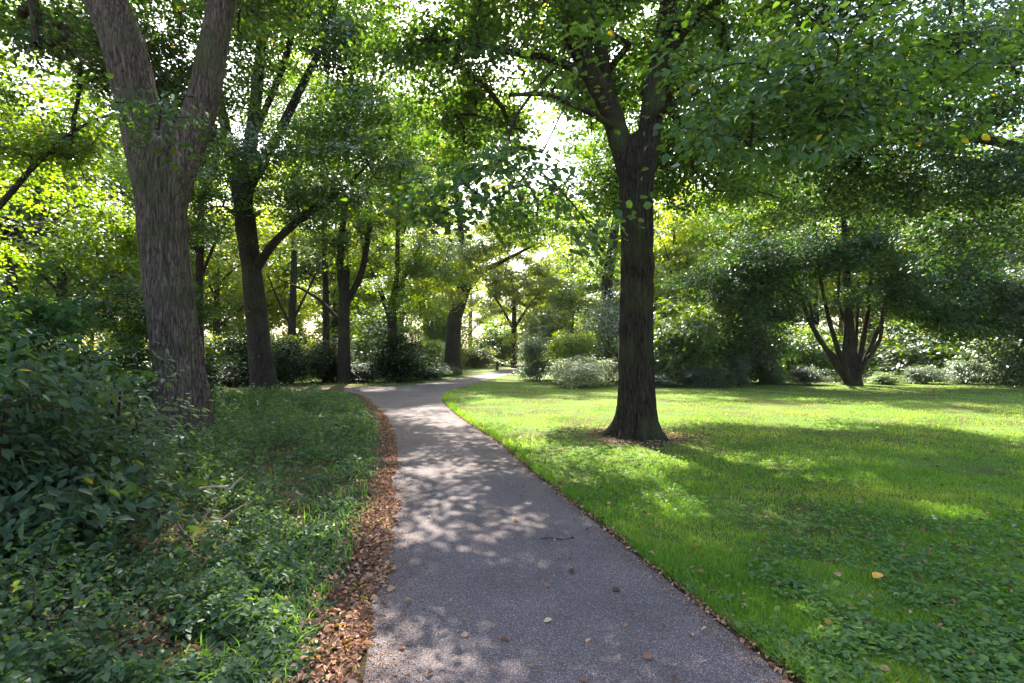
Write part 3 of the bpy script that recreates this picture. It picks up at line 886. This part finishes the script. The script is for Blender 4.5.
# many stemmed tree at the lawn's far edge
bx = at(852, 25.6)
st = lambda *a: tr(*[(x, y, d, r * 0.72) for x, y, d, r in a])
grow('spreading_tree', 'wide dark tree rising on many fanned stems at the far edge of the lawn', 'tree', bx,
     [(bx + np.array([0, 0, -0.05]), .42)] + tr((852, 372, 25.6, .36), (850, 350, 25.6, .26), (848, 310, 25.6, .2), (846, 260, 25.6, .15), (842, 190, 25.6, .08)),
     [st((846, 380, 25.6, .2), (828, 352, 25.4, .17), (810, 322, 25.2, .14), (798, 290, 25, .11), (780, 262, 24.8, .07)),
      st((848, 378, 25.6, .2), (838, 350, 25.3, .17), (828, 315, 25, .13), (820, 275, 24.8, .1), (815, 220, 24.6, .05)),
      st((855, 378, 25.6, .2), (862, 345, 25.5, .17), (868, 310, 25.4, .13), (872, 260, 25.2, .1), (880, 200, 25, .05)),
      st((857, 378, 25.6, .2), (870, 348, 25.6, .16), (884, 315, 25.6, .13), (893, 285, 25.6, .1), (915, 250, 25.6, .06)),
      st((853, 372, 25.8, .16), (856, 335, 26.3, .13), (858, 290, 27, .1), (862, 230, 27.5, .06)),
      st((850, 380, 25.2, .17), (844, 356, 24.9, .14), (846, 325, 24.6, .11), (838, 300, 24.4, .09), (842, 250, 24.2, .05)),
      st((856, 380, 25.3, .16), (866, 360, 25.0, .13), (880, 340, 24.8, .11), (885, 300, 24.5, .08), (905, 275, 24.2, .05)),
      st((849, 380, 26, .16), (836, 358, 26.3, .13), (816, 336, 26.5, .10), (808, 300, 26.6, .08), (790, 280, 26.6, .05)),
      st((799, 293, 25, .06), (775, 280, 24.6, .05), (745, 272, 24.2, .03)),
      st((893, 287, 25.6, .06), (925, 270, 25.2, .05), (965, 265, 24.8, .03))],
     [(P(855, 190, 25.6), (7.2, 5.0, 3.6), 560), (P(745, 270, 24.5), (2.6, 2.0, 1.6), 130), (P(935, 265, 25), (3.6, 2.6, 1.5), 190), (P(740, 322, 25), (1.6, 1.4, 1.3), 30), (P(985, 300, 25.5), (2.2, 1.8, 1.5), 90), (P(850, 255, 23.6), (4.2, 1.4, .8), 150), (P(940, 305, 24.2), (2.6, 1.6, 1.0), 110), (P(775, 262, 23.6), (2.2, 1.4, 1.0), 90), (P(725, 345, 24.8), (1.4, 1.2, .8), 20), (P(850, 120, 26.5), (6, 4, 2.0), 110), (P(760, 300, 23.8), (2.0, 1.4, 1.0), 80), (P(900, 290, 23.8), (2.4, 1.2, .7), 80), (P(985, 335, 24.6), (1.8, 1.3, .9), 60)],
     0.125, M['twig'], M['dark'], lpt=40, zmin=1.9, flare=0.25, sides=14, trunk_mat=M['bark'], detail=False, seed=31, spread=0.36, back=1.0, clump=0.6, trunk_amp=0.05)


# ------------------------------------------------------------------ shrubs
def shrub(name, label, c, rad, h, ntips, lpt, leaf, mat, cat='shrub', group=None, nst=6, seed=40, low=0.0, detail=True, aspect=0.6, spread=0.2, back=0.4, clump=0.25, layer=0.05, outw=0.5, droop=0.3, rtip=0.004, skirt=0.4):
    rr = np.random.default_rng(seed)
    c = np.array([c[0], c[1], 0.0])
    stems = []
    for i in range(nst):
        a = 6.283 * i / nst + rr.random()
        q = c + np.array([math.cos(a) * rad * 0.45, math.sin(a) * rad * 0.45, h * (0.45 + 0.25 * rr.random())])
        b = c + np.array([math.cos(a) * rad * 0.08, math.sin(a) * rad * 0.08, -0.02])
        stems.append([(b, 0.012 + 0.008 * h), ((b + q) / 2 + np.array([0, 0, h * 0.08]), 0.01 + 0.005 * h), (q, 0.006 + 0.002 * h)])
    blobs = [(c + np.array([0, 0, h * (0.5 + low)]), (rad * 0.9, rad * 0.9, h * (0.48 - low)), ntips), (c + np.array([0, 0, h * 0.24]), (rad * 0.92, rad * 0.92, h * 0.22), int(ntips * skirt))]
    return grow(name, label, cat, c, stems[0], stems[1:], blobs, leaf, M['twig'], M[mat], lpt=lpt, zmin=0.1, flare=None, sides=6, detail=detail, spread=spread,
                back=back, clump=clump, step=0.3, group=group, rtip=rtip, stems=True, aspect=aspect, layer=layer, outw=outw, droop=droop, seed=seed, shell=0.38)


# big leaved bush in the left foreground and its neighbours
shrub('leafy_shrub', 'large leaved dark green bush filling the left edge of the foreground', (-4.0, 4.2), 0.9, 2.15, 150, 22, 0.10, 'bush', seed=41, aspect=0.48, spread=0.2, back=0.35, outw=0.45, droop=0.5)
shrub('leafy_shrub', 'sparse shrub with pale greyish leaves, against the foot of the forked trunk', (-4.0, 5.6), 0.55, 1.75, 70, 18, 0.085, 'grey', seed=42, aspect=0.5, spread=0.18)
shrub('leafy_shrub', 'dark shrub between the large leaved bush and the sparse pale shrub', (-5.1, 5.5), 1.1, 2.3, 150, 24, 0.085, 'bush', seed=43, aspect=0.5)
shrub('leafy_shrub', 'low broad leaved sapling below the sparse pale shrub', (-3.15, 4.2), 0.42, 0.7, 26, 16, 0.11, 'under', seed=44, aspect=0.5)
shrub('leafy_shrub', 'low bramble clump at the bottom left corner', (-2.7, 2.95), 0.7, 0.45, 80, 24, 0.045, 'under', seed=45, aspect=0.6)
shrub('leafy_shrub', 'tall dark shrub at the left edge behind the large leaved bush', (-7.6, 8.2), 1.6, 3.2, 230, 32, 0.10, 'dark', seed=46, aspect=0.6)
shrub('leafy_shrub', 'dark shrub right behind the forked grey trunk', (-8.3, 13.0), 1.9, 3.4, 240, 32, 0.11, 'dark', seed=47, detail=False)
shrub('leafy_shrub', 'green shrub far left beneath the sunlit loose tree', (-11.5, 11.5), 1.9, 3.8, 240, 32, 0.11, 'mid', seed=48, detail=False)

# shrub prototypes for the middle and far distance
proto = {}
for nm, mat, sd, h, lf, asp in (('thicket', 'thicket', 56, 2.0, 0.11, 0.6), ('dark', 'dark', 51, 2.0, 0.11, 0.6), ('mid', 'mid', 52, 2.0, 0.12, 0.6), ('grey', 'grey', 53, 2.0, 0.11, 0.45), ('sunny', 'sunny', 54, 2.0, 0.13, 0.6), ('cream', 'cream', 55, 2.0, 0.10, 0.5)):
    proto[nm] = [shrub('woodland_shrub', 'x', (0, 0), 1.3, h, 210, 34, lf, mat, seed=sd, detail=False, aspect=asp, spread=0.26, back=0.5, clump=0.3), False]


def put(kind, px, d, w, h, label, group=None, z=0.0):
    if group:
        w, h, d = w * random.uniform(.6, 1.15), h * random.uniform(.5, 1.5), d + random.uniform(-.6, 1.4)
    return put_at(kind, px, d, w, h, label, group, z)


def put_at(kind, px, d, w, h, label, group=None, z=0.0):
    """a copy w metres wide and h high, seen in column px, d metres ahead"""
    o, used = proto[kind]
    if used:
        o = copy_tree(o)
    proto[kind][1] = True
    o.location = ((px - 512) / F * d, d, z)
    o.rotation_euler = (0, 0, random.random() * 6.28)
    o.scale = (w / 2.9, w / 2.9, h / 2.1)
    for k in ('group',):
        if k in o:
            del o[k]
    tag(o, label, 'shrub', group)
    return o


put('cream', 584, 24.6, 3.4, 1.5, 'pale cream flowering shrub beside the big lawn trunk')
put('sunny', 572, 27.5, 2.4, 3.2, 'yellow green shrub rising behind the cream flowering shrub')
put('grey', 538, 30, 2.6, 2.6, 'blue green shrub at the inner corner of the far path')
put('grey', 610, 29, 4.4, 4.8, 'tall silvery shrub behind the big lawn trunk')
put('mid', 690, 25.5, 4.4, 4.2, 'dense green shrub right of the big lawn trunk')
put('mid', 652, 26.5, 3.6, 3.4, 'green shrub directly behind the big lawn trunk')
put('grey', 716, 28.5, 3.8, 4.4, 'grey green shrub filling the gap behind the grey leaved shrub')
put('grey', 735, 26.5, 3.6, 6.2, 'tall shimmering grey leaved shrub left of the many stemmed tree')
put('dark', 762, 27.5, 2.6, 4.6, 'dark upright shrub left of the fanned stems')
put('mid', 800, 31, 4.4, 3.2, 'bright shrub seen left under the many stemmed tree')
put('mid', 925, 32, 6.0, 3.6, 'bright shrub seen right under the many stemmed tree')
put('mid', 1000, 29, 5.0, 4.4, 'green shrub at the right edge behind the lawn')
put('grey', 1050, 24, 5, 6.0, 'pale leafy shrub closing the right edge of the lawn')
for i, (px, d, w, h, k) in enumerate(((655, 24.4, 2.0, 1.0, 'grey'), (700, 24.2, 2.2, .9, 'grey'), (738, 24.6, 2.0, 1.1, 'grey'), (772, 25.2, 2.2, .9, 'mid'), (808, 25.6, 2.2, .8, 'grey'),
                                     (885, 26.2, 2.4, 1.1, 'mid'), (925, 26, 2.6, 1.1, 'grey'), (965, 25.6, 2.6, 1.0, 'grey'), (1003, 25, 2.6, 1.0, 'grey'), (1045, 24.2, 2.6, 1.0, 'mid'))):
    put(k, px, d, w, h, 'low pale herb clump in the border along the far lawn edge', 'herb clumps along the far lawn edge')
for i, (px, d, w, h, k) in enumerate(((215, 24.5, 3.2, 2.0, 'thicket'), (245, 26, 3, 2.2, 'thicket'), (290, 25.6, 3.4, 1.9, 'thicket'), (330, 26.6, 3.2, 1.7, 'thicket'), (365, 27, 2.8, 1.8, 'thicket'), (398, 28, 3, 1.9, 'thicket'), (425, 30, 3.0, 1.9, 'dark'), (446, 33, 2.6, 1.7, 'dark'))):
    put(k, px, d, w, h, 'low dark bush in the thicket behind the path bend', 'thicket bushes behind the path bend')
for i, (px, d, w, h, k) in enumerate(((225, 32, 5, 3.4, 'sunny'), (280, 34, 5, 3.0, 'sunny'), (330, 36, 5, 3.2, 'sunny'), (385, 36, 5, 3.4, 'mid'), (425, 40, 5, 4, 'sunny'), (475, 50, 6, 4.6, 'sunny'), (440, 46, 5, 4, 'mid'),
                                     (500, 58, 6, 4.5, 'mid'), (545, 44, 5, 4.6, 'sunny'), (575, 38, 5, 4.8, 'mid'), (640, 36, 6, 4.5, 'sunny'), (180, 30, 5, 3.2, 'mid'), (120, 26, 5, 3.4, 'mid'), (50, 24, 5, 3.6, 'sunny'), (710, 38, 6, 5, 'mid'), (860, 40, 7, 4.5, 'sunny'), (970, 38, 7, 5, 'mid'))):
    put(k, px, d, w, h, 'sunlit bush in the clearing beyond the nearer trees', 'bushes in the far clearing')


# ------------------------------------------------------------------ far wood: four kinds, copied
def wood_proto(seed, h, rad, mat, z0):
    rr = np.random.default_rng(seed)
    V = lambda x, y, z: np.array([x, y, z], float)
    trunk = [(V(0, 0, -.05), h * .02), (V(.1, 0, h * .25), h * .017), (V(0, .15, h * .5), h * .012), (V(.1, 0, h * .85), h * .004)]
    limbs = []
    for i in range(6):
        a = i * 2.4 + rr.random()
        z = h * (0.22 + 0.07 * i)
        l = rad * (0.85 - 0.07 * i)
        limbs.append([(V(0.05, .05, z), h * .007), (V(math.cos(a) * l * .5, math.sin(a) * l * .5, z + l * .4), h * .005), (V(math.cos(a) * l, math.sin(a) * l, z + l * .7), h * .002)])
    blobs = [(V(0, 0, h * (z0 + 1) / 2), (rad, rad, h * (1 - z0) / 2), 330)]
    for i in range(5):
        a = rr.random() * 6.28
        blobs.append((V(math.cos(a) * rad * .7, math.sin(a) * rad * .7, h * (z0 + (1 - z0) * rr.random() * .8)), (rad * .45, rad * .45, rad * .35), 45))
    return grow('woodland_tree', 'x', 'tree', (0, 0, 0), trunk, limbs, blobs, 0.2, M['twig'], M[mat], lpt=34, zmin=h * .2, flare=.3, sides=10, trunk_mat=M['bark'], detail=False,
                seed=seed, spread=0.45, back=1.2, clump=0.7, step=0.9, rtip=0.009, dens=1.45)


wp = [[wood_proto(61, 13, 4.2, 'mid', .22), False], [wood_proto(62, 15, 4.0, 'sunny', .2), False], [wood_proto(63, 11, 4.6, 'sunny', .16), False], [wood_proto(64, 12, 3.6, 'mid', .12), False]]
wood = [(60, 33, 0), (10, 30, 3), (130, 38, 1), (215, 44, 2), (165, 52, 0), (265, 54, 1), (335, 48, 0), (400, 46, 1), (375, 62, 2), (425, 62, 1), (470, 98, 1), (530, 104, 2),
        (572, 58, 1), (604, 48, 3), (590, 76, 2), (640, 58, 1), (675, 46, 2), (720, 52, 0), (705, 68, 1), (770, 44, 3), (815, 50, 1), (870, 56, 0), (915, 44, 2), (960, 50, 1), (1010, 42, 0), (1060, 50, 2), (-40, 40, 1), (1080, 36, 3), (505, 118, 1), (425, 96, 0), (90, 48, 2), (300, 66, 3), (240, 60, 3), (350, 70, 3), (560, 96, 1), (620, 80, 2), (660, 74, 3), (740, 62, 2), (790, 66, 0), (840, 70, 3), (900, 62, 1), (985, 62, 2), (20, 56, 0), (140, 62, 3)]
for i, (px, d, k) in enumerate(wood):
    o, used = wp[k]
    if used:
        o = copy_tree(o)
    wp[k][1] = True
    o.location = ((px - 512) / F * d, d, 0)
    o.rotation_euler = (0, 0, random.random() * 6.28)
    s = 1.1 + 0.35 * random.random()
    o.scale = (s, s, s)
    tag(o, 'tall leafy tree in the sunlit wood beyond the clearing', 'tree', 'trees of the far wood')

# ------------------------------------------------------------------ small things
b = at(497, 44.0)
post = thing('bollard', 'small black bollard on the verge of the far path', 'bollard', b)
pts, rr_ = np.array([[0, 0, -.05], [0, 0, .1], [0, 0, .55], [0, 0, .58]]), [.13, .12, .115, .115]
v, q = tube_arrays(pts, rr_, 16)
link('post', mesh_np('post', v, [q], M['post'], smooth=True), post)
pts, rr_ = np.array([[0, 0, .58], [0, 0, .6], [0, 0, .66], [0, 0, .7], [0, 0, .715]]), [.1, .14, .135, .09, .005]
v, q = tube_arrays(pts, rr_, 16)
link('cap', mesh_np('cap', v, [q], M['post'], smooth=True), post)


def branch_thing(name, label, base, lines, mat, cat='branch'):
    """a dead branch: every line is a list of (x, y, z, r) from its base"""
    root = np.array(base, float)
    polys = []
    for ln_ in lines:
        p, r = spline([np.array(a[:3]) for a in ln_], [a[3] for a in ln_], 0.05)
        p = p + R.normal(size=p.shape) * 0.004
        polys.append((p, r, 7))
    o = link(name, batch_tubes(name, polys, mat))
    o.location = root
    return tag(o, label, cat)


c0 = at(190, 4.8)
branch_thing('dead_branch', 'bleached forked dead branch arching out of the undergrowth', c0,
             [[(-.45, -.25, .05, .010), (-.2, -.1, .25, .011), (.05, 0, .40, .012), (.30, .05, .42, .011)], [(.42, .05, .50, .005), (.24, .0, .30, .008), (.02, -.06, .02, .009)],
              [(.52, .05, .30, .004), (.38, .02, .22, .006), (.2, -.02, .1, .007)], [(-.38, 0, .42, .004), (-.24, 0, .33, .006), (-.12, -.05, .2, .007), (.04, -.1, .02, .008)],
              [(-.42, .05, .4, .004), (-.22, .0, .36, .005), (-.1, 0, .26, .006)], [(-.2, 0, .5, .003), (-.14, -.02, .33, .004), (-.02, -.1, .05, .005)]], M['pale'])
branch_thing('dead_branch', 'grey fallen branch lying low in the left undergrowth', at(40, 4.2),
             [[(-.5, .05, .2, .014), (-.1, 0, .17, .014), (.3, -.05, .2, .010), (.6, -.02, .17, .006)], [(.1, 0, .18, .007), (.3, .1, .22, .005), (.45, .12, .27, .003)]], M['bark_l'])
gx, gy = G(968, 668)
branch_thing('dead_branch', 'small dry stick lying in the grass at the bottom right', (gx, gy, 0.02),
             [[(-.09, .06, .0, .004), (0, 0, .015, .004), (.1, -.05, .0, .003)], [(0, 0, .012, .003), (.07, .03, .02, .002), (.13, .04, .01, .002)]], M['pale'])
gx, gy = G(556, 541)
branch_thing('stick', 'short dark stick lying on the asphalt path', (gx, gy, 0.014), [[(-.13, .01, .0, .004), (0, 0, .003, .004), (.12, .006, .0, .003)]], M['bark'], 'stick')


def one_leaf(name, label, px, py, size, col, rot, z):
    gx, gy = G(px, py)
    n = np.linspace(-1, 1, 9)
    v, fs = [], []
    for i, s in enumerate(np.linspace(0, 1, 9)):
        w = math.sin(math.pi * s ** 0.8) * 0.36 * size + 0.002
        for j, u in enumerate((-1, 0, 1)):
            v.append((s * size, u * w, 0.18 * size * abs(u) * math.sin(math.pi * s) + 0.08 * size * s * s))
    for i in range(8):
        for j in range(2):
            a = i * 3 + j
            fs.append((a, a + 3, a + 4, a + 1))
    o = link(name, mesh_np(name, v, [np.array(fs)], simple_mat(name + '_blade', col), smooth=True))
    o.location = (gx, gy, z)
    o.rotation_euler = (0.1, -0.1, rot)
    return tag(o, label, 'leaf', None)


one_leaf('fallen_leaf', 'single orange yellow leaf lying among the lawn weeds', 874, 586, 0.085, (0.62, 0.30, 0.03), 0.4, 0.055)
one_leaf('fallen_leaf', 'pale straw coloured leaf standing at the path edge, right', 784, 656, 0.075, (0.6, 0.40, 0.22), 1.1, 0.04)
one_leaf('fallen_leaf', 'pale tan leaf lying flat on the asphalt near the bottom', 544, 624, 0.05, (0.5, 0.36, 0.2), 0.2, 0.014)

# ------------------------------------------------------------------ light, sky, camera
AZ, EL = math.radians(12), math.radians(48)      # the sun stands ahead, left of the view axis
sd = Vector((-math.sin(AZ) * math.cos(EL), math.cos(AZ) * math.cos(EL), math.sin(EL)))
sun = bpy.data.lights.new('sun', 'SUN')
sun.energy = 5.0
sun.angle = math.radians(0.53)
sun.color = (1, 0.93, 0.81)
so = bpy.data.objects.new('sun', sun)
C.objects.link(so)
so.rotation_euler = sd.to_track_quat('Z', 'Y').to_euler()
W = bpy.data.worlds.new('World')
S.world = W
W.use_nodes = True
nt = W.node_tree
bg = nt.nodes['Background']
sky = nt.nodes.new('ShaderNodeTexSky')
sky.sky_type = 'NISHITA'
sky.sun_disc = False
sky.sun_elevation = EL
sky.sun_rotation = -AZ
sky.air_density = 1.0
sky.dust_density = 3.0
sky.ozone_density = 0.5
bg.inputs[1].default_value = 0.14
nt.links.new(sky.outputs[0], bg.inputs[0])

def haze(density):
    x0, x1, y0, y1, z0, z1 = -302, 302, -302, 302, -1.0, 34.0
    v = [(x, y, z) for z in (z0, z1) for y in (y0, y1) for x in (x0, x1)]
    f = np.array([(0, 2, 3, 1), (4, 5, 7, 6), (0, 1, 5, 4), (2, 6, 7, 3), (0, 4, 6, 2), (1, 3, 7, 5)])
    m, nt, out = nodes_of('haze')
    p = N(nt, 'ShaderNodeVolumePrincipled')
    p.inputs['Color'].default_value = (0.93, 0.95, 0.9, 1)
    p.inputs['Density'].default_value = density
    p.inputs['Anisotropy'].default_value = 0.35
    nt.links.new(p.outputs[0], out.inputs['Volume'])
    tag(link('haze', mesh_np('haze', v, [f], m)), kind='stuff')


HAZE = 0.0002
if HAZE:
    haze(HAZE)
    S.cycles.volume_bounces = 0
    S.cycles.volume_max_steps = 64
cam = bpy.data.cameras.new('camera')
co = bpy.data.objects.new('camera', cam)
C.objects.link(co)
co.location = (0, 0, H0)
co.rotation_euler = (math.radians(90), 0, 0)
cam.sensor_width = 36
cam.lens = F * 36 / 1024
cam.shift_y = 8.5 / 1024
cam.clip_start = 0.05
cam.clip_end = 3000
S.camera = co
S.view_settings.view_transform = 'Standard'
S.view_settings.look = 'None'
S.view_settings.gamma = 1
S.view_settings.exposure = 2.2
S.view_settings.use_curve_mapping = False
S.cycles.max_bounces = 8
S.cycles.diffuse_bounces = 3
S.cycles.glossy_bounces = 2
S.cycles.transmission_bounces = 6
S.cycles.transparent_max_bounces = 8
S.cycles.sample_clamp_indirect = 8
S.cycles.use_denoising = True
